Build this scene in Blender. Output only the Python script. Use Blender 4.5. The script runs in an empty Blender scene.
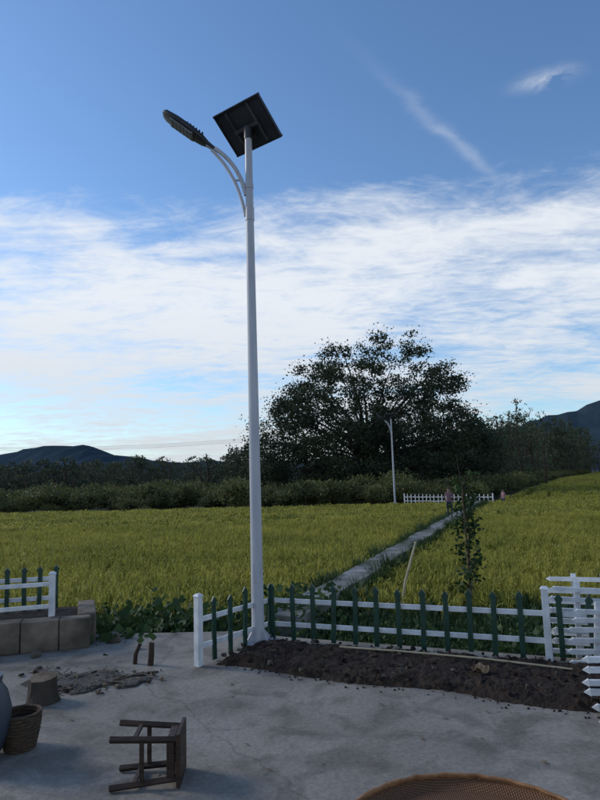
import bpy, math, random
import numpy as np
from mathutils import Matrix, Vector
random.seed(7); rng=np.random.default_rng(7)
scene=bpy.context.scene
COL=scene.collection
rad=math.radians

# ---------------------------------------------------------------- materials
def new_mat(name):
    m=bpy.data.materials.new(name); m.use_nodes=True
    nt=m.node_tree; b=nt.nodes["Principled BSDF"]
    return m,nt,b
def noise_mat(name,c1,c2,scale=5,rough=.8,bump=.3,detail=6,c3=None,scale2=.6,metal=0,bscale=None,spec=.3,bdist=.02,coords='Object',stretch=(1,1,1),lo=.35,hi=.65):
    m,nt,b=new_mat(name); N=nt.nodes; L=nt.links
    tc=N.new("ShaderNodeTexCoord"); mp=N.new("ShaderNodeMapping"); mp.inputs['Scale'].default_value=stretch
    L.new(tc.outputs[coords],mp.inputs[0])
    n=N.new("ShaderNodeTexNoise"); n.inputs['Scale'].default_value=scale; n.inputs['Detail'].default_value=detail
    L.new(mp.outputs[0],n.inputs['Vector'])
    r=N.new("ShaderNodeValToRGB"); r.color_ramp.elements[0].position=lo; r.color_ramp.elements[1].position=hi
    r.color_ramp.elements[0].color=(*c1,1); r.color_ramp.elements[1].color=(*c2,1)
    L.new(n.outputs['Fac'],r.inputs[0]); out=r.outputs[0]
    if c3:
        n2=N.new("ShaderNodeTexNoise"); n2.inputs['Scale'].default_value=scale2; n2.inputs['Detail'].default_value=5
        L.new(mp.outputs[0],n2.inputs['Vector'])
        r2=N.new("ShaderNodeValToRGB"); r2.color_ramp.elements[0].position=.45; r2.color_ramp.elements[1].position=.62
        L.new(n2.outputs['Fac'],r2.inputs[0])
        mx=N.new("ShaderNodeMix"); mx.data_type='RGBA'; L.new(r2.outputs[0],mx.inputs['Factor']); L.new(out,mx.inputs['A']); mx.inputs['B'].default_value=(*c3,1)
        out=mx.outputs['Result']
    L.new(out,b.inputs['Base Color'])
    b.inputs['Roughness'].default_value=rough; b.inputs['Metallic'].default_value=metal
    b.inputs['Specular IOR Level'].default_value=spec
    if bump:
        nb=N.new("ShaderNodeTexNoise"); nb.inputs['Scale'].default_value=bscale or scale*3; nb.inputs['Detail'].default_value=6
        L.new(mp.outputs[0],nb.inputs['Vector'])
        bp=N.new("ShaderNodeBump"); bp.inputs['Strength'].default_value=bump; bp.inputs['Distance'].default_value=bdist
        L.new(nb.outputs['Fac'],bp.inputs['Height']); L.new(bp.outputs[0],b.inputs['Normal'])
    return m
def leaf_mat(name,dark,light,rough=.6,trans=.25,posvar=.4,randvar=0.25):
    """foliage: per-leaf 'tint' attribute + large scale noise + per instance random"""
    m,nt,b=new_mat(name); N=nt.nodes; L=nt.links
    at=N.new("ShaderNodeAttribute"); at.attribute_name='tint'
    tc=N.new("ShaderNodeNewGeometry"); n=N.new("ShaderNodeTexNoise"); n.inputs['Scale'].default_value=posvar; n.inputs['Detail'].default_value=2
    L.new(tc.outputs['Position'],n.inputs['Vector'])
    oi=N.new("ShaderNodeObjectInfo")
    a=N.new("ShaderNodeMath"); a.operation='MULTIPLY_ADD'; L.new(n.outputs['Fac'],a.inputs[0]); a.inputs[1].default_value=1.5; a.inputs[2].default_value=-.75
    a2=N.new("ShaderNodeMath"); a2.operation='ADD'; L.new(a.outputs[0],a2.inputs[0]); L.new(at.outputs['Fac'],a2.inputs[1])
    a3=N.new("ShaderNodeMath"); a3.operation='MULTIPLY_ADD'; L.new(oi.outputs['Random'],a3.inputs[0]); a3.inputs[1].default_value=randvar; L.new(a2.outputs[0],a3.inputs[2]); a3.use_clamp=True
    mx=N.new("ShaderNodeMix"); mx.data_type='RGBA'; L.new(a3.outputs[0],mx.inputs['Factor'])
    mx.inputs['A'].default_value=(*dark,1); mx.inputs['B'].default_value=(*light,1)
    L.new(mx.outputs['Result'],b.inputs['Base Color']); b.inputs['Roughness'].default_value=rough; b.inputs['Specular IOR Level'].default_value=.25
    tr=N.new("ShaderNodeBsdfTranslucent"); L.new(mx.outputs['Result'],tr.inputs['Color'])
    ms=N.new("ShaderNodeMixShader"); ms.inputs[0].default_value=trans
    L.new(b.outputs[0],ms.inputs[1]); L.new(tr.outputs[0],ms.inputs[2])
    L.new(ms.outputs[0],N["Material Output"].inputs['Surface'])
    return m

M={}
M['white_paint']=noise_mat('white_paint',(.52,.54,.55),(.74,.75,.76),8,.5,.1)
M['pole_paint']=noise_mat('pole_paint',(.42,.43,.47),(.52,.53,.56),3,.4,.05,stretch=(4,4,.6),spec=.5)
M['green_paint']=noise_mat('green_paint',(.008,.035,.022),(.014,.06,.04),10,.4,.1,spec=.5)
M['dark_metal']=noise_mat('dark_metal',(.02,.021,.026),(.04,.042,.048),6,.45,.05,spec=.4)
M['panel_back']=noise_mat('panel_back',(.035,.04,.05),(.06,.066,.078),2,.5,.03)
M['alu']=noise_mat('aluminium',(.12,.125,.13),(.18,.185,.19),8,.4,.05,metal=.6)
M['lens']=noise_mat('lamp_lens',(.22,.23,.25),(.3,.31,.33),10,.3,0)
M['soil']=noise_mat('dark_soil',(.014,.010,.008),(.05,.034,.023),9,.95,1,bscale=22,bdist=.06,c3=(.035,.022,.015),scale2=2)
M['mudpatch']=noise_mat('mud_patch',(.05,.04,.03),(.12,.105,.09),6,.95,.8,bscale=22,bdist=.04)
M['wood_dark']=noise_mat('wood_dark',(.025,.014,.009),(.06,.035,.022),6,.6,.3,stretch=(6,1,1))
M['wood_tan']=noise_mat('wood_tan',(.09,.065,.04),(.19,.14,.09),8,.85,.5,stretch=(1,1,3))
M['bamboo']=noise_mat('bamboo',(.30,.25,.15),(.42,.36,.24),6,.6,.1)
M['bark']=noise_mat('bark',(.03,.024,.018),(.075,.06,.045),4,.9,.6,stretch=(1,1,.3))
M['jar']=noise_mat('jar_glaze',(.03,.04,.055),(.05,.065,.085),4,.45,.1,spec=.4)
M['stone']=noise_mat('stone_block',(.10,.08,.06),(.22,.18,.135),4,.9,.8,c3=(.07,.06,.042),scale2=1.8,bscale=16)
M['path']=noise_mat('path_concrete',(.19,.19,.18),(.30,.295,.28),3,.9,.5,c3=(.11,.115,.085),scale2=.9)
M['rubble']=noise_mat('rubble',(.05,.04,.03),(.14,.12,.09),12,.95,.8)
M['hill']=noise_mat('hill_far_hazed',(.032,.052,.072),(.048,.072,.088),.03,1,0,coords='Object',spec=0)  # bluish tint painted in as distance haze, no air volume is built
M['ground']=noise_mat('ground_grass',(.02,.028,.010),(.05,.055,.02),.25,1,.6,bscale=6,bdist=.1,c3=(.035,.045,.015),scale2=.06)
M['mud']=noise_mat('field_mud',(.015,.02,.006),(.03,.04,.012),2,1,.5)
M['rice']=leaf_mat('rice_leaf',(.17,.20,.032),(.56,.49,.09),.6,.4,.3,.2)
M['weed']=leaf_mat('weed_leaf',(.016,.04,.014),(.07,.12,.035),.6,.25,.8)
M['tree_dark']=leaf_mat('tree_leaf_dark',(.019,.031,.018),(.07,.092,.046),.65,.3,.25)  # tree green lightened a little, distance haze put into the colour
M['tree_mid']=leaf_mat('tree_leaf_mid',(.034,.055,.034),(.105,.135,.07),.65,.25,.12)  # tall tree line, both tones lifted as painted haze
M['tree_low']=leaf_mat('tree_leaf_low',(.022,.038,.025),(.08,.10,.052),.65,.25,.12)  # lower trees, haze lightening mixed into these greens too
M['shrub']=leaf_mat('shrub_leaf',(.028,.042,.018),(.15,.155,.055),.65,.25,.16,.5)

def concrete():
    m,nt,b=new_mat('yard_concrete'); N=nt.nodes; L=nt.links
    tc=N.new("ShaderNodeTexCoord")
    def nz(s,d,dist=0):
        n=N.new("ShaderNodeTexNoise"); n.inputs['Scale'].default_value=s; n.inputs['Detail'].default_value=d; n.inputs['Distortion'].default_value=dist
        L.new(tc.outputs['Object'],n.inputs['Vector']); return n
    def ramp(src,p0,c0,p1,c1):
        r=N.new("ShaderNodeValToRGB"); e=r.color_ramp.elements; e[0].position=p0;e[1].position=p1;e[0].color=(*c0,1);e[1].color=(*c1,1); L.new(src,r.inputs[0]); return r.outputs[0]
    def mul(a,bb,f=1):
        mx=N.new("ShaderNodeMix"); mx.data_type='RGBA'; mx.blend_type='MULTIPLY'; mx.inputs['Factor'].default_value=f
        L.new(a,mx.inputs['A']); L.new(bb,mx.inputs['B']); return mx.outputs['Result']
    base=ramp(nz(.9,6,.4).outputs['Fac'],.35,(.225,.20,.165),.65,(.33,.295,.25))
    fine=ramp(nz(28,6).outputs['Fac'],.3,(.74,.74,.74),.7,(1,1,1))
    stain=ramp(nz(2.2,8,1.2).outputs['Fac'],.36,(.55,.53,.51),.54,(1,1,1))
    spots=ramp(nz(70,2).outputs['Fac'],.31,(.42,.40,.37),.37,(1,1,1))
    c=mul(mul(mul(base,fine),stain,.8),spots,.75)
    v=N.new("ShaderNodeTexVoronoi"); v.feature='DISTANCE_TO_EDGE'; v.inputs['Scale'].default_value=.3
    nn=nz(2.5,6); mx=N.new("ShaderNodeMix"); mx.data_type='RGBA'; mx.inputs['Factor'].default_value=.25
    L.new(tc.outputs['Object'],mx.inputs['A']); L.new(nn.outputs['Color'],mx.inputs['B']); L.new(mx.outputs['Result'],v.inputs['Vector'])
    cr=ramp(v.outputs['Distance'],.0008,(.5,.49,.47),.003,(1,1,1))
    c=mul(c,cr,.5)
    L.new(c,b.inputs['Base Color'])
    rr=ramp(nz(1.5,5,.6).outputs['Fac'],.35,(.6,.6,.6),.65,(.9,.9,.9)); L.new(rr,b.inputs['Roughness'])
    b.inputs['Specular IOR Level'].default_value=.3
    bp=N.new("ShaderNodeBump"); bp.inputs['Strength'].default_value=.6; bp.inputs['Distance'].default_value=.014
    L.new(nz(18,9).outputs['Fac'],bp.inputs['Height']); L.new(bp.outputs[0],b.inputs['Normal'])
    return m
M['concrete']=concrete()

# ---------------------------------------------------------------- mesh builder
class MB:
    def __init__(s): s.v=[];s.f=[];s.m=[];s.t=[];s.mats=[]
    def mi(s,mat):
        if mat not in s.mats: s.mats.append(mat)
        return s.mats.index(mat)
    def add(s,vs,fs,mat,tint=.5):
        o=len(s.v); s.v+= [tuple(p) for p in vs]; k=s.mi(mat)
        for f in fs: s.f.append(tuple(i+o for i in f)); s.m.append(k); s.t.append(tint)
    def box(s,c,size,mat,rot=None,taper=1):
        hx,hy,hz=[k/2 for k in size]; c=Vector(c)
        vs=[Vector((x*hx*(taper if z>0 else 1),y*hy*(taper if z>0 else 1),z*hz)) for z in(-1,1) for y in(-1,1) for x in(-1,1)]
        if rot is not None: vs=[rot@v for v in vs]
        vs=[v+c for v in vs]
        s.add(vs,[(0,2,3,1),(4,5,7,6),(0,1,5,4),(2,6,7,3),(0,4,6,2),(1,3,7,5)],mat)
    def beam(s,a,b,w,h,mat):
        a=Vector(a);b=Vector(b);d=b-a;q=d.to_track_quat('X','Z').to_matrix()
        s.box((a+b)/2,(d.length,w,h),mat,q)
    def tube(s,pts,rs,mat,n=12,cap=True):
        pts=[Vector(p) for p in pts]; 
        if not isinstance(rs,(list,tuple)): rs=[rs]*len(pts)
        vs=[];fs=[]
        prev=None
        for i,p in enumerate(pts):
            d=(pts[min(i+1,len(pts)-1)]-pts[max(i-1,0)]).normalized()
            if prev is None:
                u=d.orthogonal().normalized()
            else:
                u=(prev-d*prev.dot(d)).normalized()
            prev=u; w=d.cross(u)
            for k in range(n):
                a=2*math.pi*k/n; vs.append(p+(u*math.cos(a)+w*math.sin(a))*rs[i])
        for i in range(len(pts)-1):
            for k in range(n):
                fs.append((i*n+k,i*n+(k+1)%n,(i+1)*n+(k+1)%n,(i+1)*n+k))
        if cap:
            fs.append(tuple(range(n))[::-1]); fs.append(tuple((len(pts)-1)*n+k for k in range(n)))
        s.add(vs,fs,mat)
    def obj(s,name,parent=None,smooth=False,link=True,bevel=0):
        me=bpy.data.meshes.new(name); me.from_pydata(s.v,[],s.f)
        for m in s.mats: me.materials.append(M[m])
        me.polygons.foreach_set('material_index',s.m)
        at=me.attributes.new('tint','FLOAT','FACE'); at.data.foreach_set('value',s.t)
        if smooth: me.polygons.foreach_set('use_smooth',[True]*len(s.f))
        me.update()
        ob=bpy.data.objects.new(name,me)
        if link: COL.objects.link(ob)
        if parent: ob.parent=parent
        if bevel:
            md=ob.modifiers.new('bevel','BEVEL'); md.width=bevel; md.segments=2; md.limit_method='ANGLE'
        if smooth:
            md=ob.modifiers.new('es','EDGE_SPLIT'); md.split_angle=rad(40)
        return ob
def empty(name,loc=(0,0,0)):
    e=bpy.data.objects.new(name,None); e.location=loc; e.empty_display_size=.2; COL.objects.link(e); return e

def np_mesh(name,verts,faces_flat,nper,mat,tint,link=True,trunk=None):
    me=bpy.data.meshes.new(name); nf=len(faces_flat)//nper
    me.vertices.add(len(verts)); me.vertices.foreach_set('co',np.asarray(verts,dtype=np.float32).ravel())
    me.loops.add(len(faces_flat)); me.loops.foreach_set('vertex_index',np.asarray(faces_flat,dtype=np.int32))
    me.polygons.add(nf); me.polygons.foreach_set('loop_start',np.arange(0,nf*nper,nper,dtype=np.int32))
    me.update(calc_edges=True); me.validate()
    for m in ([mat] if isinstance(mat,str) else mat): me.materials.append(M[m])
    at=me.attributes.new('tint','FLOAT','FACE'); at.data.foreach_set('value',np.asarray(tint,dtype=np.float32))
    ob=bpy.data.objects.new(name,me)
    if link: COL.objects.link(ob)
    return ob

def leaf_quads(centers,size,squash=.6,up=.3):
    n=len(centers)
    a=rng.normal(size=(n,3)); a/=np.linalg.norm(a,axis=1)[:,None]
    b=rng.normal(size=(n,3)); b[:,2]+=up; b-=a*(a*b).sum(1)[:,None]; b/=np.linalg.norm(b,axis=1)[:,None]
    s=size[:,None]
    v=np.stack([centers-a*s*.5,centers+b*s*.5*squash-a*s*.05,centers+a*s*.5,centers-b*s*.5*squash+a*s*.08],1)
    return v.reshape(-1,3)
def crown(clumps,per,leaf,shade_axis=True):
    cs=[];ts=[];ss=[]
    for (cx,cy,cz,r) in clumps:
        n=int(per*r*r)
        d=rng.normal(size=(n,3)); d/=np.linalg.norm(d,axis=1)[:,None]
        rr=r*rng.random(n)**.45
        wob=1+.35*np.sin(d[:,0]*5+cx)*np.cos(d[:,1]*4+cy)
        p=d*(rr*wob)[:,None]*np.array([1,1,.62])+np.array([cx,cy,cz])
        cs.append(p); ss.append(leaf*(.6+.8*rng.random(n)))
        base=.1+.5*rng.random()
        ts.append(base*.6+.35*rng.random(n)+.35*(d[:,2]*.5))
    c=np.concatenate(cs); s=np.concatenate(ss); t=np.concatenate(ts)
    return leaf_quads(c,s),t
def make_tree(name,H,W,trunk_r,nclump,leafmat,loc,leaf=.3,per=60,base=.25,link=True,conical=0):
    mb=MB(); clumps=[]
    ch=H*(1-base)
    mb.tube([(0,0,-.5),(trunk_r*.3,0,H*base*.6),(0,.2,H*base+ch*.15),(.2,0,H*.6),(0,0,H*.85)],[trunk_r*1.3,trunk_r,trunk_r*.8,trunk_r*.45,trunk_r*.12],'bark',8)
    for i in range(nclump):
        z=rng.random()**.8
        if conical: prof=(1-z)**.8*.9+.1
        else: prof=math.sqrt(max(.05,1-(1.9*z-.75)**2)) if z>.4 else (.75+.25*z/.4)
        a=rng.random()*2*math.pi; rr=prof*W/2*(.35+.65*rng.random()**.5)
        r=W*.5*(.16+.16*rng.random())*(1-.35*z)
        x,y,zz=rr*math.cos(a),rr*math.sin(a),H*base+ch*(z*.93)
        clumps.append((x,y,zz,r))
        if i%3==0:
            z0=max(H*base*.7,zz-abs(rr)*.7-.5)
            z0=min(z0,H*.8)
            mb.tube([(0,0,z0),(x*.5,y*.5,(z0+zz)/2+.1*H*.2),(x,y,zz)],[trunk_r*.35,trunk_r*.22,trunk_r*.05],'bark',5,False)
    v,t=crown(clumps,per,leaf)
    n=len(v)//4
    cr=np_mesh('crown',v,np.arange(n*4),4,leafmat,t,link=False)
    tr=mb.obj('trunk_and_limbs',link=False)
    if link:
        e=empty(name,loc)
        for o in(cr,tr): COL.objects.link(o); o.parent=e
        return e
    import bmesh
    bm=bmesh.new(); bm.from_mesh(cr.data); nf=len(bm.faces); 
    bm.from_mesh(tr.data); bm.faces.ensure_lookup_table()
    for k in range(nf,len(bm.faces)): bm.faces[k].material_index=1
    me=bpy.data.meshes.new(name); bm.to_mesh(me); bm.free()
    me.materials.append(M[leafmat]); me.materials.append(M['bark'])
    ob=bpy.data.objects.new(name,me); return ob
def make_bush(name,H,W,leafmat,leaf=.12,per=90,n=9):
    cl=[]
    for i in range(n):
        a=rng.random()*6.28; rr=W*.5*rng.random()**.6*.75; z=H*(.25+.55*rng.random()*(1-rr/W))
        cl.append((rr*math.cos(a),rr*math.sin(a),z,W*(.16+.12*rng.random())))
    v,t=crown(cl,per/(W*W*.04+.2),leaf)
    nn=len(v)//4
    return np_mesh(name,v,np.arange(nn*4),4,leafmat,t,link=False)

def collection(objs,name):
    c=bpy.data.collections.new(name)
    for o in objs: c.objects.link(o)
    return c
def scatter(name,pts,coll,sc,tilt=0.0):
    pts=np.asarray(pts,dtype=np.float32); n=len(pts)
    me=bpy.data.meshes.new(name); me.vertices.add(n); me.vertices.foreach_set('co',pts.ravel())
    a=me.attributes.new('sc','FLOAT','POINT'); a.data.foreach_set('value',np.asarray(sc,dtype=np.float32))
    r=np.zeros((n,3),dtype=np.float32); r[:,2]=rng.random(n)*6.283; r[:,0]=rng.normal(size=n)*tilt; r[:,1]=rng.normal(size=n)*tilt
    a=me.attributes.new('rot','FLOAT_VECTOR','POINT'); a.data.foreach_set('vector',r.ravel())
    ob=bpy.data.objects.new(name,me); COL.objects.link(ob)
    g=bpy.data.node_groups.new(name+'_scatter','GeometryNodeTree')
    g.interface.new_socket('Geometry',in_out='INPUT',socket_type='NodeSocketGeometry')
    g.interface.new_socket('Geometry',in_out='OUTPUT',socket_type='NodeSocketGeometry')
    N=g.nodes;L=g.links
    gi=N.new('NodeGroupInput');go=N.new('NodeGroupOutput')
    ci=N.new('GeometryNodeCollectionInfo'); ci.inputs['Collection'].default_value=coll; ci.inputs['Separate Children'].default_value=True; ci.inputs['Reset Children'].default_value=True
    ip=N.new('GeometryNodeInstanceOnPoints'); ip.inputs['Pick Instance'].default_value=True
    a1=N.new('GeometryNodeInputNamedAttribute'); a1.data_type='FLOAT'; a1.inputs['Name'].default_value='sc'
    a2=N.new('GeometryNodeInputNamedAttribute'); a2.data_type='FLOAT_VECTOR'; a2.inputs['Name'].default_value='rot'
    L.new(gi.outputs[0],ip.inputs['Points']); L.new(ci.outputs[0],ip.inputs['Instance'])
    L.new(a2.outputs['Attribute'],ip.inputs['Rotation']); L.new(a1.outputs['Attribute'],ip.inputs['Scale'])
    L.new(ip.outputs[0],go.inputs[0])
    md=ob.modifiers.new('scatter','NODES'); md.node_group=g
    return ob

# ---------------------------------------------------------------- ground
mb=MB(); S=3000
mb.add([(-S,-S,-.6),(S,-S,-.6),(S,S,-.6),(-S,S,-.6)],[(0,1,2,3)],'ground'); mb.obj('ground')

mb=MB()
poly=[(-16,-10),(16,-10),(16,.85),(2.36,6.12),(-.25,7.13),(-.75,7.45),(-2.2,7.5),(-16,7.5)]
top=[(x,y,0) for x,y in poly]; bot=[(x,y,-.8) for x,y in poly]; n=len(poly)
mb.add(top+bot,[tuple(range(n))]+[(i,i+n,(i+1)%n+n,(i+1)%n) for i in range(n)],'concrete')
mb.obj('concrete_yard')

def mound(name,outline_fn,nu,nv,h,mat):
    vs=[];fs=[]
    for j in range(nv+1):
        for i in range(nu+1):
            u=i/nu;v=j/nv; x,y=outline_fn(u,v)
            e=min(1,min(u,1-u)*nu/2.5)*min(1,min(v,1-v)*nv/2.5)
            z=.004+h*e*(.5+.5*math.sin(x*7+y*3)*math.cos(y*9-x*2)*.5+rng.random()*.6)
            jx=(rng.random()-.5)*.05; vs.append((x+jx,y+(rng.random()-.5)*.04,z-(.01 if e==0 else 0)))
    for j in range(nv):
        for i in range(nu):
            a=j*(nu+1)+i; fs.append((a,a+1,a+nu+2,a+nu+1))
    mb=MB(); mb.add(vs,fs,mat); return mb.obj(name,smooth=True)
def bed(u,v):
    a=Vector((-.93,6.15)).lerp(Vector((3.4,4.15)),u)+Vector((.03*math.sin(u*30),.05*math.sin(u*17)))
    b=Vector((-.5,6.95)).lerp(Vector((3.8,5.32)),u)
    p=a.lerp(b,v); return p.x,p.y
mound('planting_bed_soil',bed,110,26,.07,'soil')
mb=MB()
for i in range(420):
    u,v=rng.random(),rng.random(); x,y=bed(u,v*.97+.01); s=.01+.03*rng.random()**2
    R_=Matrix.Rotation(rng.random()*6,3,'Z')@Matrix.Rotation(rng.random()*3,3,'X')
    mb.box((x,y,.05+s*.3),(s*1.6,s,s),'soil' if i%4 else 'rubble',R_,.6)
for i in range(110):
    u=rng.random(); x,y=bed(u,0); y-=abs(rng.normal())*.09; s=.004+.010*rng.random()
    mb.box((x,y,s*.4),(s*1.5,s,s),'soil',Matrix.Rotation(rng.random()*6,3,'Z'),.7)
mb.obj('soil_clods')
def mud(u,v):
    a=Vector((-2.75,6.1)).lerp(Vector((-1.5,5.95)),u); b=Vector((-2.3,5.4)).lerp(Vector((-1.5,5.7)),u)
    p=a.lerp(b,v)+Vector((.1*math.sin(v*9),.08*math.sin(u*14))); return p.x,p.y
mound('mud_patch',mud,30,18,.022,'mudpatch')
mb=MB()
for i in range(130):
    u,v=rng.random(),rng.random(); x,y=mud(u,v); x+=rng.normal()*.14;y+=rng.normal()*.1; s=.008+.03*rng.random()**3
    R_=Matrix.Rotation(rng.random()*6,3,'Z')@Matrix.Rotation((rng.random()-.5)*.8,3,'X')
    mb.box((x,y,.012+s*.2),(s*1.8,s,s*.6),random.choice(['rubble','mudpatch','soil','wood_tan']),R_,.7)
for i in range(14):
    x,y=mud(rng.random(),rng.random()); a=rng.random()*3
    mb.tube([(x,y,.03),(x+.12*math.cos(a),y+.12*math.sin(a),.035)],.005,'wood_tan',5)
mb.obj('rubble_debris')
c=np.stack([rng.random(170)*6-3,2.9+rng.random(170)*4.2,np.full(170,.008)],1)
a=rng.random(170)*6.28; s=.008+.022*rng.random(170)**2
dx=np.stack([np.cos(a),np.sin(a),np.zeros(170)],1)*s[:,None]; dy=np.stack([-np.sin(a),np.cos(a),.3*np.ones(170)],1)*(s*.5)[:,None]
v=np.stack([c-dx,c-dy*.6+[0,0,.003],c+dx,c+dy],1).reshape(-1,3)
np_mesh('fallen_leaves',v,np.arange(680),4,'wood_tan',rng.random(170))
for k,(x,y,h,r,lx) in enumerate([(-1.72,6.28,.19,.022,.05),(-1.55,6.22,.21,.03,.01)]):
    mb=MB(); mb.tube([(0,0,-.02),(.01,0,h*.5),(lx,.01,h)],[r,r*.95,r*.85],'wood_dark',9); mb.tube([(lx,.01,h),(lx+.002,.01,h+.006)],[r*.8,r*.6],'wood_tan',9)
    o=mb.obj('wooden_stake'); o.location=(x,y,0)

# left raised stone planter built of rough blocks
e=empty('stone_planter')
mb=MB()
a=Vector((-2.42,7.02,0)); dirp=(Vector((-8.2,5.37,0))-a).normalized(); s=0
while s<5.9:
    l=.32+.2*rng.random(); p=a+dirp*(s+l/2)
    q=dirp.to_track_quat('X','Z').to_matrix()
    mb.box((p.x,p.y+rng.normal()*.006,.165+rng.normal()*.006),(l-.006,.2+rng.normal()*.008,.33),'stone',q); s+=l
mb.beam((-2.50,7.13,.16),(-2.78,7.9,.16),.2,.335,'stone')
mb.obj('planter_wall',e,bevel=.018)
mb=MB(); mb.add([(-2.6,7.05,.26),(-8.2,5.45,.26),(-9,7.9,.26),(-2.85,7.85,.26)],[(0,3,2,1)],'soil'); mb.obj('planter_soil',e)
for x,y,s in [(-2.2,7.15,.1),(-2.85,6.62,.06)]:
    mb=MB(); mb.box((0,0,.0),(s*2,s*1.3,s),'stone',Matrix.Rotation(rng.random()*3,3,'Z'),.75); o=mb.obj('loose_stone',bevel=.02); o.location=(x,y,s/2)

# ---------------------------------------------------------------- fields and path
PX,PY=.13,9.3; DX,DY=.356,.9345
def path_t(x,y): return (x-PX)*DY-(y-PY)*DX
mb=MB()
d=Vector((DX,DY,0)); nrm=Vector((DY,-DX,0)); p0=Vector((PX,PY,0))
L_=[];R2=[]
for i in range(121):
    s=-1.2+31.3*i/120; c=p0+d*s; w=.25+.015*math.sin(i*.5)
    L_.append(c-nrm*(w+rng.normal()*.012)); R2.append(c+nrm*(w+rng.normal()*.012))
vs=[];fs=[]
for k,(a,b) in enumerate(zip(L_,R2)): z=-.0+.01*math.sin(k*.35); vs+=[(a.x,a.y,-.62),(a.x,a.y,z),(b.x,b.y,z),(b.x,b.y,-.62)]
for i in range(120):
    o=i*4
    for k in range(3): fs.append((o+k,o+k+1,o+k+5,o+k+4))
fs+=[(0,3,2,1),(480,481,482,483)]
mb.add(vs,fs,'path'); mb.obj('field_path')
mb=MB(); mb.add([(-45,9.4,-.596),(40,9.4,-.596),(60,44,-.596),(-45,44,-.596)],[(0,1,2,3)],'mud'); mb.obj('paddy_mud')

def tuft(name,n,H,w,spread,panicle=.3):
    vs=[];fs=[];ts=[]
    for i in range(n):
        a=rng.random()*6.283; dx,dy=math.cos(a),math.sin(a); h=H*(.7+.35*rng.random()); sp=spread*(.3+.7*rng.random())
        bx,by=dx*.04*rng.random(),dy*.04*rng.random(); isP=rng.random()<panicle
        droop=.25 if isP else .08*rng.random()
        P=[(bx,by,0),(bx+dx*sp*.2,by+dy*sp*.2,h*.5),(bx+dx*sp*.6,by+dy*sp*.6,h*.92),(bx+dx*sp*(1.1 if isP else 1),by+dy*sp,h*(1-droop*.6))]
        W=[w*.6,w,w*(1.5 if isP else .8),w*(1.2 if isP else .1)]
        pa=a+math.pi/2+rng.normal()*.5; px,py=math.cos(pa),math.sin(pa); o=len(vs)
        for p,ww in zip(P,W):
            vs.append((p[0]-px*ww/2,p[1]-py*ww/2,p[2])); vs.append((p[0]+px*ww/2,p[1]+py*ww/2,p[2]))
        tb=.0+.35*rng.random()
        for k in range(3):
            fs.append((o+2*k,o+2*k+1,o+2*k+3,o+2*k+2)); ts.append(tb+k*.15+(.4 if isP and k==2 else 0))
    return np_mesh(name,np.array(vs),np.array(fs).ravel(),4,'rice',ts,link=False)
near=collection([tuft('rice_hill',28,.58,.0125,.18,.4) for _ in range(7)],'rice_hills_near')
far=collection([tuft('rice_hill_far',28,.58,.034,.32,.4) for _ in range(6)],'rice_hills_far')
def grid(x0,x1,y0,y1,s,j=.3):
    xs,ys=np.meshgrid(np.arange(x0,x1,s),np.arange(y0,y1,s)); p=np.stack([xs.ravel(),ys.ravel()],1); p+=rng.normal(size=p.shape)*s*j; return p
def boundary_x(y): return np.where(y<37.5,-1e9,np.where(y<118,11.6+(y-37.5)*.477,50+(y-118)*.548))
P1=grid(-22,22,9.0,26,.21,.28); P2=grid(-45,40,26,41.5,.36); P3=grid(8,230,41.5,240,1.0)
def prep(P):
    t=path_t(P[:,0],P[:,1]); x,y=P[:,0],P[:,1]
    left=(t<-.33)&(y<41.2-.12*(x+20)*.9+.25*np.sin(x*.8)); left&=(y>9.25+.2*np.sin(x*1.3)+.12*np.sin(x*3.1))
    right=(t>.33)&(x>boundary_x(y))&(x<y*.62+14)&(y>9.4+.2*np.sin(x*2))
    return P[left],P[right]
zf=lambda P:np.concatenate([P,np.full((len(P),1),-.6)+0],1)
l1,r1=prep(P1); l2,r2=prep(P2); _,r3=prep(P3)
def scl(P,lo,hi):
    return lo+(hi-lo)*rng.random(len(P))+.07*np.sin(P[:,0]*.7+1)*np.cos(P[:,1]*.45)+.03*np.sin(P[:,0]*2.1+P[:,1]*1.4)
scatter('rice_field',zf(l1),near,scl(l1,.88,1.15),.08)
scatter('rice_field',zf(r1),near,scl(r1,.88,1.15),.08)
scatter('rice_field_distant',zf(l2),far,scl(l2,.9,1.15),.06)
scatter('rice_field_distant',zf(r2),far,scl(r2,.9,1.15),.06)
scatter('rice_field_distant',zf(r3),far,1.1+.3*rng.random(len(r3)),.05)

def broad(name,n,H,leaf):
    c=np.stack([rng.normal(size=n)*.22,rng.normal(size=n)*.22,H*(.2+.8*rng.random(n))],1)
    v=leaf_quads(c,leaf*(.5+.8*rng.random(n)),.8,1.5); return np_mesh(name,v,np.arange(n*4),4,'weed',.05+.75*rng.random(n),link=False)
weeds=collection([broad('leafy_weed',90,.48,.085) for _ in range(4)]+[broad('leafy_weed',140,.42,.05) for _ in range(4)],'weed_clumps')
gt=[]
for k in range(3):
    o=tuft('grass_tuft',40,.42,.010,.22,0); o.data.materials[0]=M['weed']; gt.append(o)
grasses=collection(gt,'grass_tufts')
W=grid(-12,14,5,9.6,.3,.4); fy=np.where(W[:,0]<-.3,7.62,7.3-.385*(W[:,0]+.3)); fy=np.where(W[:,0]<-2.3,8.55,fy)
k=(W[:,1]>fy)&(np.abs(path_t(W[:,0],W[:,1]))>.42)&(rng.random(len(W))<.8)
W=W[k]; scatter('leafy_weeds',np.c_[W,np.full(len(W),-.62)],weeds,.6+.45*rng.random(len(W)),.1)
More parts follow.
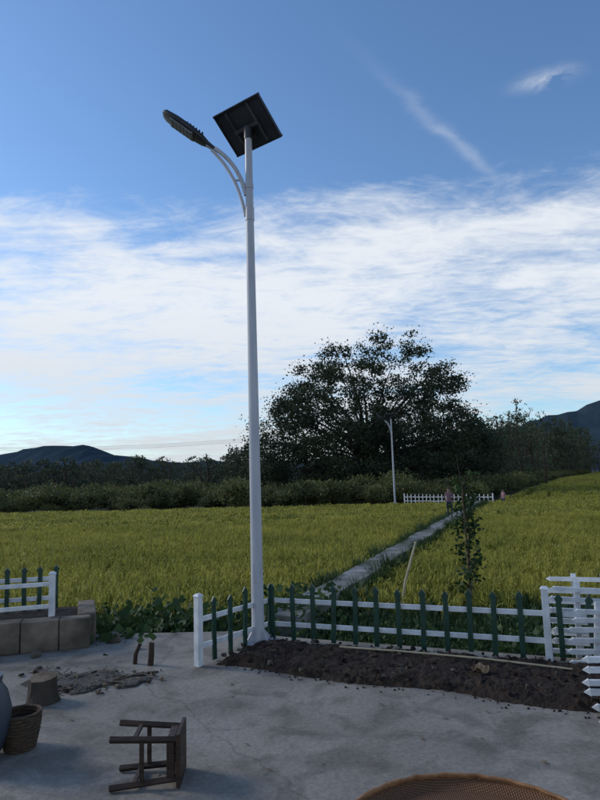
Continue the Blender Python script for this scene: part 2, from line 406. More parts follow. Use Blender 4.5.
W2=grid(-12,14,5,9.8,.2,.4); fy=np.where(W2[:,0]<-.3,7.55,7.2-.385*(W2[:,0]+.3)); W2=W2[(W2[:,1]>fy)&(np.abs(path_t(W2[:,0],W2[:,1]))>.3)]
scatter('wild_grass',np.c_[W2,np.full(len(W2),-.6)],grasses,.8+.5*rng.random(len(W2)),.14)
E=[]
for i in range(620):
    s=30*rng.random(); t=(.29+abs(rng.normal())*.05)*(1 if rng.random()<.5 else -1); c=p0+d*s+nrm*t; E.append((c.x,c.y,-.36+.06*rng.normal()))
scatter('path_edge_grass',E,grasses,.8+.4*rng.random(len(E)),.25)
B=[]
for i in range(34): B.append((-2.25+rng.normal()*.35,8.1+rng.normal()*.3,-.55))
for i in range(9): B.append((-.15+rng.normal()*.22,8.9+rng.normal()*.2,-.5))
scatter('ditch_bush',B,weeds,1.1+.5*rng.random(len(B)),.1)
B=[]
for i in range(40): x=rng.random()*4.5; B.append((x,7.7-.385*x+rng.normal()*.2+.5*rng.random(),-.55))
scatter('squash_vines',B,weeds,.85+.35*rng.random(len(B)),.1)

# ---------------------------------------------------------------- vegetation beyond
bushes=collection([make_bush('bush',2.0,2.6,'shrub',.16,150,10) for _ in range(5)],'bush_kinds')
def pts_area(n,fx,z=-.6):
    out=[fx() for _ in range(n)]; return [(x,y,z) for x,y in out]
U=lambda a,b:a+(b-a)*rng.random()
P=pts_area(440,lambda:(U(-60,10),U(44.5,78)))+pts_area(110,lambda:(U(-40,10),U(42.5,50)))
P=[p for p in P if not(abs(p[0]-6.3)<1 and p[1]<45)]
scatter('shrub_belt',P,bushes,.4+1.1*rng.random(len(P))**1.8)
P=[]
for i in range(340):
    y=38+180*rng.random()**1.4; bx=float(boundary_x(np.array([max(y,37.6)]))[0]); P.append((bx-1.5-8*rng.random()**1.5,y+1,-.6))
P=[p for p in P if p[1]>42.5]
scatter('shrub_row',P,bushes,.5+.8*rng.random(len(P)))
treesA=collection([make_tree('round_tree',6,5.5,.18,30,'tree_low',None,.24,75,.08,False) for _ in range(4)],'tree_kinds_round')
treesB=collection([make_tree('tall_tree',12,6.5,.2,44,'tree_mid',None,.3,55,.15,False) for _ in range(3)]+[make_tree('slim_tree',13,4,.16,38,'tree_mid',None,.28,75,.15,False,conical=1) for _ in range(3)],'tree_kinds_tall')
P=pts_area(210,lambda:(U(-95,10),U(84,125)))+pts_area(50,lambda:(U(-45,-5),U(72,84)))
scatter('tree_line',P,treesA,.52+.6*rng.random(len(P))**1.4)
P=[]
for i in range(230):
    y=68+182*rng.random(); bx=float(boundary_x(np.array([y]))[0]); P.append((bx-3-26*rng.random()**1.3,y,-.6))
s=[(.45+.38*rng.random())*(.8+p[1]/200) for p in P]
scatter('tree_line',P,treesB,s)
P=[(U(60,330),U(248,300),-.6) for _ in range(240)]
scatter('tree_line',P,treesB,.95+.45*rng.random(len(P)))
P=[(U(-190,90),U(180,260),-.6) for _ in range(260)]
scatter('tree_line',P,treesA,1.1+.7*rng.random(len(P)))

def big_tree():
    e=empty('large_banyan_tree',(6.7,60,-.6)); mb=MB()
    mb.tube([(0,0,-.3),(.1,0,1.5),(0,.1,3.5)],[1.3,.85,.75],'bark',14)
    clumps=[]
    n=0; tries=0
    ox=[-13,-11.5,-9.7,-6.7,-4,-1.5,0,2,4.5,6.3,8.3,10,11.5]; oz=[4.5,6.5,9.3,13,15.2,16.4,16.6,16.2,15.6,15.0,12.2,9.2,5.5]
    while n<640 and tries<30000:
        tries+=1
        x=U(-12.8,11.3); y=U(-8,8); z=U(1.2,16.6)
        top=np.interp(x,ox,oz)+.6*math.sin(x*1.6+1)+.5*math.sin(x*3.3+y)-.06*y*y
        if z>top: continue
        if z<top-3.5 and abs(y)<5 and abs(x)<7 and rng.random()<.2: continue
        r=U(.7,1.45)*(1.1-.3*(z/15)); clumps.append((x,y,min(z,top-r*.5),r)); n+=1
    for i,(x,y,z,r) in enumerate(clumps):
        if i%11: continue
        s=Vector((0,0,3.2)); m1=Vector((x*.3,y*.3,3.2+(z-3.2)*.5)); m2=Vector((x*.7,y*.7,3.2+(z-3.2)*.82)); 
        mb.tube([s,m1,m2,(x,y,z)],[.25,.14,.07,.02],'bark',6,False)
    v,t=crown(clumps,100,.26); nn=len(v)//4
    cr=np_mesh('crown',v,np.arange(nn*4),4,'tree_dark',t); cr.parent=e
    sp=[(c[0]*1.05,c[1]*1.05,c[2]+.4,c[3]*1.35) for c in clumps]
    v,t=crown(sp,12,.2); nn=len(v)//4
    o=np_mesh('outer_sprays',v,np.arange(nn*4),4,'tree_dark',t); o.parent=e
    o=mb.obj('trunk_and_limbs',e,smooth=True)
big_tree()
make_tree('roadside_tree',9.0,6,.25,46,'tree_low',(18.8,66,-.6),.24,70,.1)
make_tree('roadside_tree',8.0,7,.25,44,'tree_low',(22.5,74,-.6),.24,70,.1)
make_tree('roadside_tree',6.0,8,.25,44,'tree_low',(-5.2,64,-.6),.24,70,.05)
make_tree('roadside_tree',5.2,7,.25,38,'tree_low',(-10.5,67,-.6),.24,70,.05)
make_tree('slim_tree',13.4,4.2,.2,34,'tree_mid',(36,95,-.6),.26,55,.3)
make_tree('slim_tree',12.6,4.5,.2,34,'tree_mid',(39.5,99,-.6),.26,55,.3)
make_tree('slim_tree',11.0,3.6,.2,30,'tree_mid',(30,92,-.6),.26,55,.3)
make_tree('slim_tree',6.8,3.4,.2,16,'tree_low',(-20,92,-.6),.2,26,.3)

prof=[(-1500,20),(-420,24),(-310,32),(-270,38),(-240,42),(-212,39),(-185,30),(-150,23),(-110,20),(-60,20),(0,18),(100,24),(180,40),(238,53),(275,61),(300,70),(350,78),(450,64),(700,40),(1500,25)]
px=np.array([p[0] for p in prof]);pz=np.array([p[1] for p in prof])
nx,ny=300,14; vs=[];fs=[]
for j in range(ny+1):
    v=j/ny; yy=480+300*v
    h=[0,.12,.25,.4,.6,.82,1,1.0,.9,.8,.6,.4,.2,.1,-.05][j]
    for i in range(nx+1):
        x=-1500+3000*i/nx; base=np.interp(x*600/ (yy),px,pz)
        hh=h*base+(1.2*math.sin(x*.11+j)+.8*math.sin(x*.31+j*2)+rng.normal()*.5)*min(1,h)*.9
        vs.append((x,yy,hh-.9))
for j in range(ny):
    for i in range(nx):
        a=j*(nx+1)+i; fs.append((a,a+1,a+nx+2,a+nx+1))
mb=MB(); mb.add(vs,fs,'hill'); mb.obj('hills',smooth=False)

# ---------------------------------------------------------------- street lamp
def street_lamp(loc):
    e=empty('solar_street_lamp',loc); H=5.95
    mb=MB()
    mb.tube([(0,0,0.02),(0,0,.5),(0,0,3),(-.0,0,5.1),(0,0,H-.05)],[.071,.068,.056,.046,.042],'pole_paint',24); 
    mb.tube([(0,0,4.80),(0,0,4.96)],.053,'pole_paint',24); mb.tube([(0,0,5.2),(0,0,5.26)],.051,'pole_paint',24)
    mb.box((0,-.068,.75),(.07,.012,.2),'pole_paint')
    mb.obj('pole_shaft',e,smooth=True)
    mb=MB(); mb.box((0,0,.012),(.32,.32,.02),'pole_paint')
    for k in range(4):
        a=k*math.pi/2+math.pi/4; c,s=math.cos(a),math.sin(a)
        vs=[(c*.065,s*.065,.022),(c*.19,s*.19,.022),(c*.065,s*.065,.16)]
        ox,oy=-s*.005,c*.005
        mb.add([(x-ox,y-oy,z) for x,y,z in vs]+[(x+ox,y+oy,z) for x,y,z in vs],[(0,1,2),(5,4,3),(0,3,4,1),(1,4,5,2),(2,5,3,0)],'pole_paint')
        mb.tube([(.125*(1 if k in(0,3) else -1),.125*(1 if k<2 else -1),.022),(.125*(1 if k in(0,3) else -1),.125*(1 if k<2 else -1),.06)],.014,'alu',6)
    mb.box((0,0,-.01),(.42,.42,.03),'path')
    mb.obj('base_plate',e)
    mb=MB()
    up=[(-.04,0,5.12),(-.10,0,5.33),(-.21,0,5.53),(-.36,0,5.69),(-.50,0,5.77)]
    lo=[(-.05,0,4.86),(-.09,0,5.05),(-.17,0,5.29),(-.30,0,5.53),(-.44,0,5.705)]
    def smoothpts(P,n=5):
        out=[]
        for i in range(len(P)-1):
            a=Vector(P[max(i-1,0)]);b=Vector(P[i]);c=Vector(P[i+1]);d_=Vector(P[min(i+2,len(P)-1)])
            for k in range(n):
                t=k/n; out.append(.5*((2*b)+(c-a)*t+(2*a-5*b+4*c-d_)*t*t+(3*b-a-3*c+d_)*t**3))
        out.append(Vector(P[-1])); return out
    mb.tube(smoothpts(up),.026,'pole_paint',14); mb.tube(smoothpts(lo),.02,'pole_paint',14)
    mb.tube([(-.10,0,5.31),(-.18,0,5.31)],.013,'pole_paint',8)
    mb.obj('curved_arm',e,smooth=True)
    h=empty('lamp_head_mount',(-.46,0,5.75)); h.parent=e; h.rotation_euler=(rad(-10),rad(38),0)
    mb=MB(); vs=[];fs=[]
    secs=[(.06,.03,.025),(-.05,.045,.035),(-.12,.08,.045),(-.3,.11,.055),(-.52,.115,.05),(-.67,.095,.04),(-.71,.06,.025)]
    nn=16
    for (x,w,t) in secs:
        for k in range(nn):
            a=2*math.pi*k/nn; cy=math.copysign(abs(math.cos(a))**.6,math.cos(a))*w; cz=math.copysign(abs(math.sin(a))**.7,math.sin(a))*t
            if cz<0: cz*=.6
            vs.append((x,cy,cz))
    for i in range(len(secs)-1):
        for k in range(nn): fs.append((i*nn+k,i*nn+(k+1)%nn,(i+1)*nn+(k+1)%nn,(i+1)*nn+k))
    fs.append(tuple(range(nn))[::-1]); fs.append(tuple((len(secs)-1)*nn+k for k in range(nn)))
    mb.add(vs,fs,'dark_metal')
    for k in range(6): mb.box((-.16-.045*k,0,.055),(.012,.14,.02),'dark_metal')
    mb.box((-.41,0,-.032),(.34,.15,.014),'lens'); 
    for i in range(6):
        for j in range(3): mb.box((-.27-.055*i,-.045+.045*j,-.042),(.025,.025,.008),'alu')
    mb.obj('lamp_head',h,smooth=True)
    c=Vector((-.03,0,H+.02)); u=Vector((.79,-.60,0)).normalized(); dn=Vector((.60,.79,0)).normalized()
    v=(dn*math.cos(rad(38))-Vector((0,0,1))*math.sin(rad(38))).normalized(); nrm=u.cross(v)
    if nrm.z<0: nrm=-nrm
    Rm=Matrix((u,v,nrm)).transposed()
    pe=empty('solar_panel_mount',c); pe.parent=e
    pe.rotation_euler=Rm.to_euler() if Rm.determinant()>0 else Matrix((u,-v,nrm)).transposed().to_euler()
    A,B=.70,.53; mb=MB()
    mb.box((0,0,.06),(A,B,.012),'panel_back')
    for s in(-1,1):
        mb.box((0,s*(B/2),.055),(A+.03,.02,.04),'dark_metal'); mb.box((s*(A/2),0,.055),(.02,B-.02,.04),'dark_metal')
        mb.box((s*.17,0,.038),(.03,B-.04,.024),'alu')
    mb.box((0,0,.016),(.38,.04,.018),'alu'); mb.box((0,.14,.045),(.12,.08,.02),'dark_metal')
    mb.box((0,0,.0705),(A-.03,B-.03,.006),'jar')
    mb.obj('solar_panel',pe)
    mb=MB(); mb.tube([(0,0,H-.12),(0,0,H+.03)],[.05,.05],'dark_metal',16); mb.beam((0,0,H),tuple(c+nrm*.03),.05,.05,'dark_metal')
    mb.obj('panel_bracket',e)
    return e
street_lamp((-.53,6.83,.02))
street_lamp((6.3,42,-.25))

# ---------------------------------------------------------------- fences
def picket(mb,x,y,z0,h,mat='green_paint',w=.055,dirv=None,th=.022):
    q=Vector(dirv).to_track_quat('X','Z').to_matrix() if dirv else None
    mb.box((x,y,z0+h*.44),(w,th,h*.88),mat,q)
    c=Vector((x,y,z0+h*.88)); pts=[(-w*.55,0),(w*.55,0),(w*.75,h*.045),(0,h*.13),(-w*.75,h*.045)]
    q=q or Matrix.Identity(3)
    f=[c+q@Vector((a,-th*.5,b)) for a,b in pts]; b_=[c+q@Vector((a,th*.5,b)) for a,b in pts]
    mb.add(f+b_,[(0,1,2,3,4),(9,8,7,6,5)]+[(i,i+5,(i+1)%5+5,(i+1)%5) for i in range(5)],mat)
def fence(name,a,b,n,z0=0,h=.6,pm='green_paint',posts=(1,1),post_h=.66,z1=None,rails=(.3,.72),pickets=True,rw=.05,jit=1):
    a=Vector((*a,z0)); b=Vector((*b,z0 if z1 is None else z1)); d=(b-a); dn=Vector((d.x,d.y,0)).normalized(); side=Vector((dn.y,-dn.x,0))
    if side.y>0: side=-side
    e=empty(name,a); mr=MB(); mp=MB(); mo=MB()
    for r in rails:
        p=Vector((0,0,h*r)); q=d+Vector((0,0,h*r)); mr.beam(p,q,.022,rw,'white_paint')
    if pickets:
        for i in range(n+1):
            p=d*(i/n)+side*.024
            if (i==0 and posts[0]) or (i==n and posts[1]): continue
            tl=Vector((dn.x,dn.y,rng.normal()*.022*jit))
            picket(mp,p.x+rng.normal()*.008*jit,p.y,p.z+.02+rng.normal()*.006,h*(1+rng.normal()*.015),pm,.05,tl)
        mp.obj('pickets',e,bevel=.003)
    mr.obj('rails',e,bevel=.004)
    for k,pos in enumerate((Vector((0,0,0)),d)):
        if posts[k]:
            mo.box(pos+Vector((0,0,post_h/2)),(.065,.065,post_h),'white_paint',dn.to_track_quat('X','Z').to_matrix())
            mo.box(pos+Vector((0,0,post_h+.012)),(.085,.085,.024),'white_paint',dn.to_track_quat('X','Z').to_matrix(),.5)
    if any(posts): mo.obj('posts',e,bevel=.004)
    return e
fence('picket_fence',(-1.06,6.14),(-.42,7.0),5,posts=(1,0))
fence('picket_fence',(-.36,7.0),(2.29,5.99),12,posts=(0,1))
fence('picket_fence',(2.4,5.95),(5.6,4.75),13,posts=(0,1))
fence('picket_fence',(-2.85,7.0),(-6.2,6.03),9,z0=.33,h=.44,posts=(1,0),post_h=.46,pickets=False,rails=(.25,.8),rw=.045)
fence('picket_fence',(-3.1,7.75),(-6.6,7.0),19,z0=.24,h=.52,posts=(0,1),rails=(.3,.75))
fence('picket_fence',(6.9,41.6),(11.6,37.4),22,z0=-.25,h=.62,pm='white_paint')
def spare_panel(loc,rotz,rows,sp,tilt=0,plen=.62):
    e=empty('spare_fence_panel',loc); e.rotation_euler=(tilt,rng.normal()*.04,rotz); mb=MB()
    for i in range(rows):
        z=.05+sp*i+rng.normal()*.01
        x0=-.06*rng.random()
        mb.box((x0+plen/2,0,z),(plen,.03,.04),'white_paint')
        pts=[(x0,-.016,z-.026),(x0,.016,z-.026),(x0,-.016,z+.026),(x0,.016,z+.026),(x0-.05,0,z)]
        mb.add(pts,[(0,1,4),(2,4,3),(0,4,2),(1,3,4),(0,2,3,1)],'white_paint')
    mb.obj('pickets',e)
    mb=MB(); 
    for x in(.2,.47): mb.box((x,.028,sp*rows/2),(.05,.022,sp*rows+.05),'white_paint')
    mb.obj('rails',e)
spare_panel((2.42,6.12,.0),rad(-14),7,.098,.05)
spare_panel((2.52,6.32,.03),rad(-30),7,.098,-.05)
spare_panel((2.46,5.78,.0),rad(6),6,.092,.08)
spare_panel((2.14,4.72,0),rad(-12),5,.085)
spare_panel((2.08,4.45,0),rad(12),4,.085,.1)

mb=MB(); mb.tube([(.32,6.3,.1),(.9,6.12,.09),(1.6,5.78,.1),(2.3,5.5,.07)],.009,'bamboo',8); mb.obj('bamboo_strip',smooth=True)
mb=MB(); vs=[];fs=[]
for j in range(5):
    for i in range(6): vs.append((1.42+i*.03+rng.normal()*.006,5.45+j*.03,.09+.03*math.sin(i*1.3+j)+rng.random()*.015))
for j in range(4):
    for i in range(5): a=j*6+i; fs.append((a,a+1,a+7,a+6))
mb.add(vs,fs,'wood_tan'); mb.obj('paper_scrap')  # light brown paper scrap lying on the bed soil
mb=MB(); mb.tube([(1.42,9.7,-.55),(1.6,9.95,.1),(1.86,10.3,.66)],[.022,.02,.016],'bamboo',8)
mb.obj('bamboo_pole',smooth=True)
e=empty('staked_sapling',(2.62,9.95,-.6)); mb=MB()
mb.tube([(0,0,0),(.0,0,1),(-.03,0,2.25)],[.02,.018,.014],'wood_tan',8); mb.tube([(.06,0,0),(.0,.02,.8),(.05,0,1.4),(-.04,.02,2.3),(-.09,0,2.7)],[.022,.018,.014,.009,.004],'bark',7)
cl=[]
for i in range(56):
    z=.5+rng.random()*1.85; a=rng.random()*6.28; r=.11*(1.25-.45*abs(z-1.2)); x,y=r*math.cos(a),r*math.sin(a)
    mb.tube([(0,0,z-.08),(x,y,z)],[.006,.003],'bark',4,False); cl.append((x*1.1,y*1.1,z,.11))
mb.obj('stem_and_stake',e)
cs=[];
for c in cl: cs.append(np.array(c[:3])+rng.normal(size=(9,3))*np.array([.055,.055,.06]))
cs=np.concatenate(cs); v=leaf_quads(cs,.065+.06*rng.random(len(cs)),.55,1); o=np_mesh('leaves',v,np.arange(len(v)),4,'weed',rng.random(len(cs))*.5); o.parent=e

# ---------------------------------------------------------------- yard objects
e=empty('wooden_stool',(-.80,3.93,.155)); e.rotation_euler=(rad(0),rad(90),rad(3)); e.scale=(.93,.93,.93)
mb=MB(); 
mb.box((0,0,.012),(.32,.29,.028),'wood_dark')
mb.obj('seat',e,bevel=.006)
mb=MB()
for sx in(-1,1):
    for sy in(-1,1):
        mb.beam((sx*.115,sy*.11,0),(sx*.145,sy*.135,-.42),.032,.032,'wood_dark')
    mb.box((sx*.118,0,-.04),(.02,.2,.05),'wood_dark'); mb.box((sx*.132,0,-.27),(.02,.23,.028),'wood_dark')
for sy in(-1,1):
    mb.box((0,sy*.113,-.04),(.21,.02,.05),'wood_dark'); mb.box((0,sy*.125,-.22),(.24,.02,.028),'wood_dark')
mb.obj('legs',e,bevel=.003)

e=empty('woven_bamboo_tray',(.76,3.03,.01))
m,nt,b=new_mat('weave'); N=nt.nodes;L=nt.links
tc=N.new('ShaderNodeTexCoord'); c1=N.new('ShaderNodeTexWave'); c1.inputs['Scale'].default_value=26; c1.bands_direction='X'; c2=N.new('ShaderNodeTexWave'); c2.inputs['Scale'].default_value=26; c2.bands_direction='Y'
for c in(c1,c2): c.inputs['Distortion'].default_value=.6; L.new(tc.outputs['Object'],c.inputs[0])
mu=N.new('ShaderNodeMath'); mu.operation='MULTIPLY'; L.new(c1.outputs['Fac'],mu.inputs[0]); L.new(c2.outputs['Fac'],mu.inputs[1])
r=N.new('ShaderNodeValToRGB'); r.color_ramp.elements[0].color=(.12,.05,.02,1); r.color_ramp.elements[1].color=(.42,.21,.09,1); L.new(mu.outputs[0],r.inputs[0]); L.new(r.outputs[0],b.inputs['Base Color'])
bp=N.new('ShaderNodeBump'); bp.inputs['Distance'].default_value=.01; L.new(mu.outputs[0],bp.inputs['Height']); L.new(bp.outputs[0],b.inputs['Normal']); b.inputs['Roughness'].default_value=.6
M['weave']=m
mb=MB(); vs=[(0,0,0)];fs=[];nr=64;RR=.66
rings=[(.3,.0),(.6,.005),(.9,.02),(.96,.05),(1,.07)]
for rr,z in rings:
    for k in range(nr): a=2*math.pi*k/nr; vs.append((RR*rr*math.cos(a),RR*rr*math.sin(a),z+.004))
for k in range(nr): fs.append((0,1+k,1+(k+1)%nr))
for j in range(len(rings)-1):
    for k in range(nr): fs.append((1+j*nr+k,1+(j+1)*nr+k,1+(j+1)*nr+(k+1)%nr,1+j*nr+(k+1)%nr))
mb.add(vs,fs,'weave'); mb.obj('woven_disc',e,smooth=True)
M['rim']=noise_mat('tray_rim',(.18,.085,.035),(.36,.18,.08),14,.6,.3)
mb=MB()
for dz,rr,r0 in [(.075,RR,.014),(.055,RR+.012,.01),(.085,RR-.012,.009)]:
    P=[(rr*math.cos(2*math.pi*k/72),rr*math.sin(2*math.pi*k/72),dz+.003*math.sin(k*2.2)) for k in range(73)]
    mb.tube(P,r0,'rim',8,False)
mb.obj('rim',e,smooth=True)

# stump: slightly irregular, bark side, pale sawn top
mb=MB(); vs=[];fs=[];ns=28
for j,(z,r0) in enumerate([(0,.135),(.05,.12),(.12,.11),(.2,.106)]):
    for k in range(ns):
        a=2*math.pi*k/ns; r=r0*(1+.06*math.sin(a*3+1)+.04*math.sin(a*7+j)+.02*rng.normal()); vs.append((r*math.cos(a),r*math.sin(a),z+(.012*math.sin(a) if j==3 else 0)))
for j in range(3):
    for k in range(ns): fs.append((j*ns+k,j*ns+(k+1)%ns,(j+1)*ns+(k+1)%ns,(j+1)*ns+k))
mb.add(vs,fs,'bark'); mb.add([vs[3*ns+k] for k in range(ns)],[tuple(range(ns))],'wood_tan')
o=mb.obj('tree_stump'); o.location=(-2.22,5.3,0)
M['basket']=noise_mat('basket_cane',(.08,.055,.035),(.17,.12,.08),20,.85,.9,stretch=(1,1,6),bdist=.03)
mb=MB()
for j in range(11):   # coiled cane rows
    z=.012+j*.022; rr=.095+.034*math.sin(min(1,j/10)*1.5)
    mb.tube([(rr*math.cos(k/24*6.2832),rr*math.sin(k/24*6.2832),z+.002*math.sin(k*3.1+j*3.14)) for k in range(25)],.0125,'basket',6,False)
mb.tube([(0,0,.004),(0,0,.02)],.095,'basket',20)
o=mb.obj('wicker_basket',smooth=True); o.location=(-2.0,4.42,0)
mb=MB(); pr=[(.0,.11),(.06,.15),(.18,.19),(.3,.2),(.42,.17),(.48,.13),(.5,.135),(.53,.14)]
mb.tube([(0,0,z) for z,r_ in pr],[r_ for z,r_ in pr],'jar',28); o=mb.obj('glazed_jar',smooth=True); o.location=(-2.20,4.25,0)

# ---------------------------------------------------------------- power line
e=empty('power_line',(0,0,0))
for x,y in((-62,100),(-3,100)):
    mb=MB(); mb.tube([(x,y,-.6),(x,y,9)],[.16,.11],'stone',8); mb.box((x,y,8.4),(.12,1.8,.12),'dark_metal'); mb.obj('utility_pole',e)
mb=MB()
for k,yy in enumerate((-.7,0,.7)):
    P=[(-62+59*t/16,100+yy,8.5-.2*k-.9*math.sin(math.pi*t/16)*1.0) for t in range(17)]
    mb.tube(P,.016,'dark_metal',5,False)
mb.obj('cables',e)

# ---------------------------------------------------------------- people
def person(name,loc,H,rot,shirt,pants):
    k=H/1.6
    V={'pel':(0,0,.86),'sp':(0,.01,1.02),'ch':(0,.0,1.22),'nk':(0,-.01,1.36),'hd':(0,-.02,1.46),'ht':(0,-.01,1.57),
     'sl':(-.16,0,1.29),'el':(-.22,.03,1.05),'hl':(-.2,-.06,.83),'fl':(-.2,-.08,.74),'sr':(.16,0,1.29),'er':(.22,.03,1.05),'hr':(.17,-.14,.88),'fr':(.15,-.18,.8),
     'pl':(-.09,0,.8),'kl':(-.1,-.05,.45),'al':(-.1,.03,.08),'tl':(-.1,-.12,.03),'pr':(.09,0,.8),'kr':(.1,-.14,.46),'ar':(.1,-.1,.08),'tr':(.1,-.25,.03)}
    rr={'pel':.13,'sp':.115,'ch':.14,'nk':.05,'hd':.095,'ht':.08,'sl':.055,'el':.042,'hl':.032,'fl':.022,'sr':.055,'er':.042,'hr':.032,'fr':.022,'pl':.095,'kl':.06,'al':.04,'tl':.035,'pr':.095,'kr':.06,'ar':.04,'tr':.035}
    E=[('pel','sp'),('sp','ch'),('ch','nk'),('nk','hd'),('hd','ht'),('ch','sl'),('sl','el'),('el','hl'),('hl','fl'),('ch','sr'),('sr','er'),('er','hr'),('hr','fr'),('pel','pl'),('pl','kl'),('kl','al'),('al','tl'),('pel','pr'),('pr','kr'),('kr','ar'),('ar','tr')]
    ks=list(V); me=bpy.data.meshes.new(name); me.from_pydata([V[a] for a in ks],[(ks.index(a),ks.index(b)) for a,b in E],[])
    ob=bpy.data.objects.new(name,me); COL.objects.link(ob)
    ob.modifiers.new('skin','SKIN')
    for i,a in enumerate(ks):
        me.skin_vertices[0].data[i].radius=(rr[a],rr[a]*.85); me.skin_vertices[0].data[i].use_root=(a=='pel')
    ob.modifiers.new('sub','SUBSURF').levels=2; ob.modifiers['sub'].render_levels=2
    m,nt,b=new_mat(name+'_clothes'); N=nt.nodes;L=nt.links
    tc=N.new('ShaderNodeTexCoord'); sx=N.new('ShaderNodeSeparateXYZ'); L.new(tc.outputs['Object'],sx.inputs[0])
    mr=N.new('ShaderNodeMapRange'); mr.inputs['From Max'].default_value=1.7; L.new(sx.outputs['Z'],mr.inputs[0])
    r=N.new('ShaderNodeValToRGB'); r.color_ramp.interpolation='CONSTANT'; el=r.color_ramp.elements
    el[0].position=0; el[0].color=(.03,.02,.02,1); el[1].position=.055; el[1].color=(*pants,1)
    for p,c in((.50,shirt),(.795,(.3,.18,.12)),(.88,(.012,.01,.01))): q=el.new(p); q.color=(*c,1)
    L.new(mr.outputs[0],r.inputs[0]); L.new(r.outputs[0],b.inputs['Base Color']); b.inputs['Roughness'].default_value=.8
    me.materials.append(m); ob.scale=(k,k,k); ob.location=loc; ob.rotation_euler=(0,0,rot)
person('child_walking',(5.72,24.0,.01),1.2,rad(160),(.16,.09,.11),(.03,.035,.06))
person('child_standing',(12.3,37.6,-.5),1.15,rad(-60),(.30,.17,.19),(.05,.05,.08))

# ---------------------------------------------------------------- sky + light
w=bpy.data.worlds.new("World"); scene.world=w; w.use_nodes=True; nt=w.node_tree; N=nt.nodes; L=nt.links
bg=N['Background']; SUN_EL,SUN_AZ=30,-70; STR=.142
sky=N.new('ShaderNodeTexSky'); sky.sky_type='NISHITA'; sky.sun_disc=False; sky.sun_elevation=rad(SUN_EL); sky.sun_rotation=rad(SUN_AZ)
sky.air_density=1.0; sky.dust_density=.3; sky.ozone_density=1.5
tc=N.new('ShaderNodeTexCoord'); sx=N.new('ShaderNodeSeparateXYZ'); L.new(tc.outputs['Generated'],sx.inputs[0])
def mth(op,a,b=None,c=None,clamp=False):
    m=N.new('ShaderNodeMath'); m.operation=op; m.use_clamp=clamp
    for i,v in enumerate((a,b,c)):
        if v is None: continue
        if isinstance(v,(int,float)): m.inputs[i].default_value=v
        else: L.new(v,m.inputs[i])
    return m.outputs[0]
zc=mth('MAXIMUM',sx.outputs['Z'],0); den=mth('ADD',zc,.10)
cx=mth('DIVIDE',sx.outputs['X'],den); cy=mth('DIVIDE',sx.outputs['Y'],den)
cmb=N.new('ShaderNodeCombineXYZ'); L.new(cx,cmb.inputs[0]); L.new(cy,cmb.inputs[1])
def cloud(scale,st,rotz,detail,rough,dist,loc=(0,0,0)):
    mp=N.new('ShaderNodeMapping'); mp.inputs['Scale'].default_value=st; mp.inputs['Rotation'].default_value=(0,0,rad(rotz)); mp.inputs['Location'].default_value=loc
    L.new(cmb.outputs[0],mp.inputs[0]); n=N.new('ShaderNodeTexNoise'); n.inputs['Scale'].default_value=scale; n.inputs['Detail'].default_value=detail; n.inputs['Roughness'].default_value=rough; n.inputs['Distortion'].default_value=dist
    L.new(mp.outputs[0],n.inputs['Vector']); return n.outputs['Fac']
def zramp(pts):
    r=N.new('ShaderNodeValToRGB'); e=r.color_ramp.elements; r.color_ramp.interpolation='EASE'
    e[0].position=pts[0][0]; e[0].color=(pts[0][1],)*3+(1,); e[1].position=pts[-1][0]; e[1].color=(pts[-1][1],)*3+(1,)
    for p,v in pts[1:-1]: q=e.new(p); q.color=(v,)*3+(1,)
    L.new(zc,r.inputs[0]); return r.outputs[0]
n1=cloud(1.0,(.6,1.1,1),14,7,.6,.7); n2=cloud(3.4,(.6,1.3,1),20,6,.66,1.0,(3,1,0)); n3=cloud(.5,(.8,1,1),0,2,.5,0,(7,2,0)); n4=cloud(8,(.8,1.2,1),8,5,.65,.6,(1,5,0))
s=mth('ADD',mth('MULTIPLY',n1,.60),mth('MULTIPLY',n2,.36)); s=mth('ADD',s,mth('MULTIPLY',n3,.30)); s=mth('ADD',s,mth('MULTIPLY',mth('SUBTRACT',n4,.5),.28)); s=mth('SUBTRACT',s,.03)
bias=zramp([(0,.68),(.06,.68),(.13,.645),(.26,.70),(.36,.67),(.42,.53),(.48,.36),(1,.30)])
v=mth('ADD',s,mth('SUBTRACT',bias,.60))
mr=N.new('ShaderNodeMapRange'); mr.interpolation_type='SMOOTHSTEP'; mr.inputs['From Min'].default_value=.47; mr.inputs['From Max'].default_value=.77; mr.inputs['To Max'].default_value=.95
L.new(v,mr.inputs[0])
dist=mth('SUBTRACT',mth('MULTIPLY',mth('SUBTRACT',cx,.217),.748),mth('MULTIPLY',mth('SUBTRACT',cy,1.218),.664))
dist=mth('ADD',dist,mth('MULTIPLY',mth('SUBTRACT',n2,.5),.10))
al=mth('ADD',mth('MULTIPLY',mth('SUBTRACT',cx,.217),.664),mth('MULTIPLY',mth('SUBTRACT',cy,1.218),.748))
def gauss(x,w): 
    q=mth('DIVIDE',x,w); return mth('POWER',2.718,mth('MULTIPLY',mth('MULTIPLY',q,q),-1))
st=mth('MULTIPLY',gauss(dist,.018),gauss(mth('SUBTRACT',al,.30),.26)); st=mth('MULTIPLY',st,mth('MULTIPLY',n4,.36))
wi=mth('MULTIPLY',gauss(mth('ADD',mth('SUBTRACT',cx,.555),mth('MULTIPLY',mth('SUBTRACT',cy,1.22),.6)),.04),gauss(mth('SUBTRACT',cy,1.22),.03))
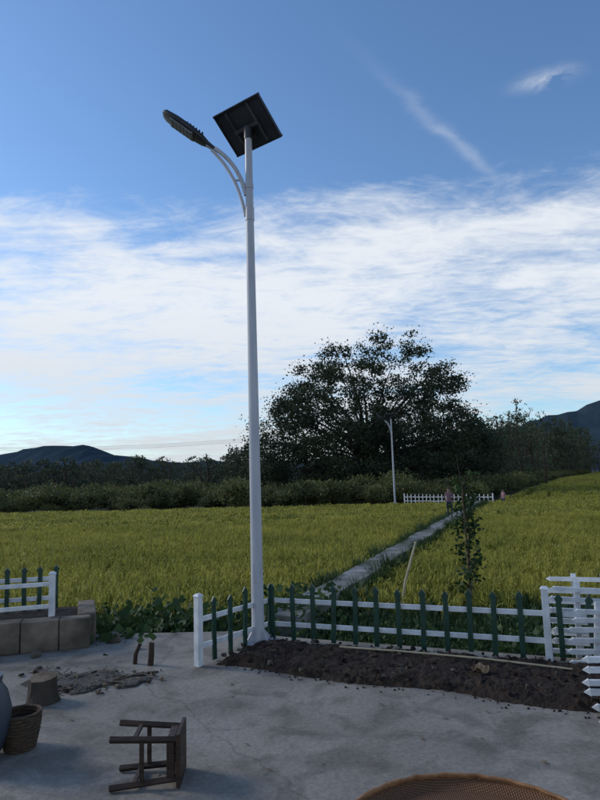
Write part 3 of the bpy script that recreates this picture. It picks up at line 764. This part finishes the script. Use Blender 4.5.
wi=mth('MULTIPLY',wi,mth('MULTIPLY',mth('SUBTRACT',n4,.38),4.0,clamp=True)); wi=mth('MULTIPLY',wi,.75)
fac=mth('MAXIMUM',mr.outputs[0],mth('MAXIMUM',st,wi),clamp=True)
cr=N.new('ShaderNodeValToRGB'); e=cr.color_ramp.elements; e[0].position=0; e[0].color=(.62,.66,.71,1); e[1].position=.28; e[1].color=(.84,.88,.93,1); L.new(zc,cr.inputs[0])
sc=N.new('ShaderNodeVectorMath'); sc.operation='SCALE'; sc.inputs['Scale'].default_value=1/STR; L.new(cr.outputs[0],sc.inputs[0])
tn=N.new('ShaderNodeMix'); tn.data_type='RGBA'; tn.blend_type='MULTIPLY'; tn.inputs['Factor'].default_value=1; L.new(sky.outputs[0],tn.inputs['A']); tn.inputs['B'].default_value=(.80,1.0,1.18,1)
mx=N.new('ShaderNodeMix'); mx.data_type='RGBA'; L.new(fac,mx.inputs['Factor']); L.new(tn.outputs['Result'],mx.inputs['A']); L.new(sc.outputs[0],mx.inputs['B'])
L.new(mx.outputs['Result'],bg.inputs['Color']); bg.inputs['Strength'].default_value=STR

sd=bpy.data.lights.new('sun','SUN'); sd.energy=1.5; sd.angle=rad(14); sd.color=(1,.93,.83); so=bpy.data.objects.new('sun',sd); COL.objects.link(so)
az,el=rad(SUN_AZ),rad(SUN_EL); dirv=Vector((math.sin(az)*math.cos(el),math.cos(az)*math.cos(el),math.sin(el)))
so.rotation_euler=dirv.to_track_quat('Z','Y').to_euler(); so.location=(-20,10,20)

cd=bpy.data.cameras.new('camera'); cam=bpy.data.objects.new('camera',cd); COL.objects.link(cam)
cd.sensor_fit='VERTICAL'; cd.sensor_height=24; cd.lens=24*604/800; cd.clip_end=6000; cd.clip_start=.05
cam.location=(0,0,1.8)
cam.rotation_euler=(Matrix.Rotation(rad(97.2),3,'X')@Matrix.Rotation(rad(-1.7),3,'Z')).to_euler()
scene.camera=cam
scene.view_settings.view_transform='Standard'; scene.view_settings.look='None'; scene.view_settings.exposure=0; scene.view_settings.gamma=1
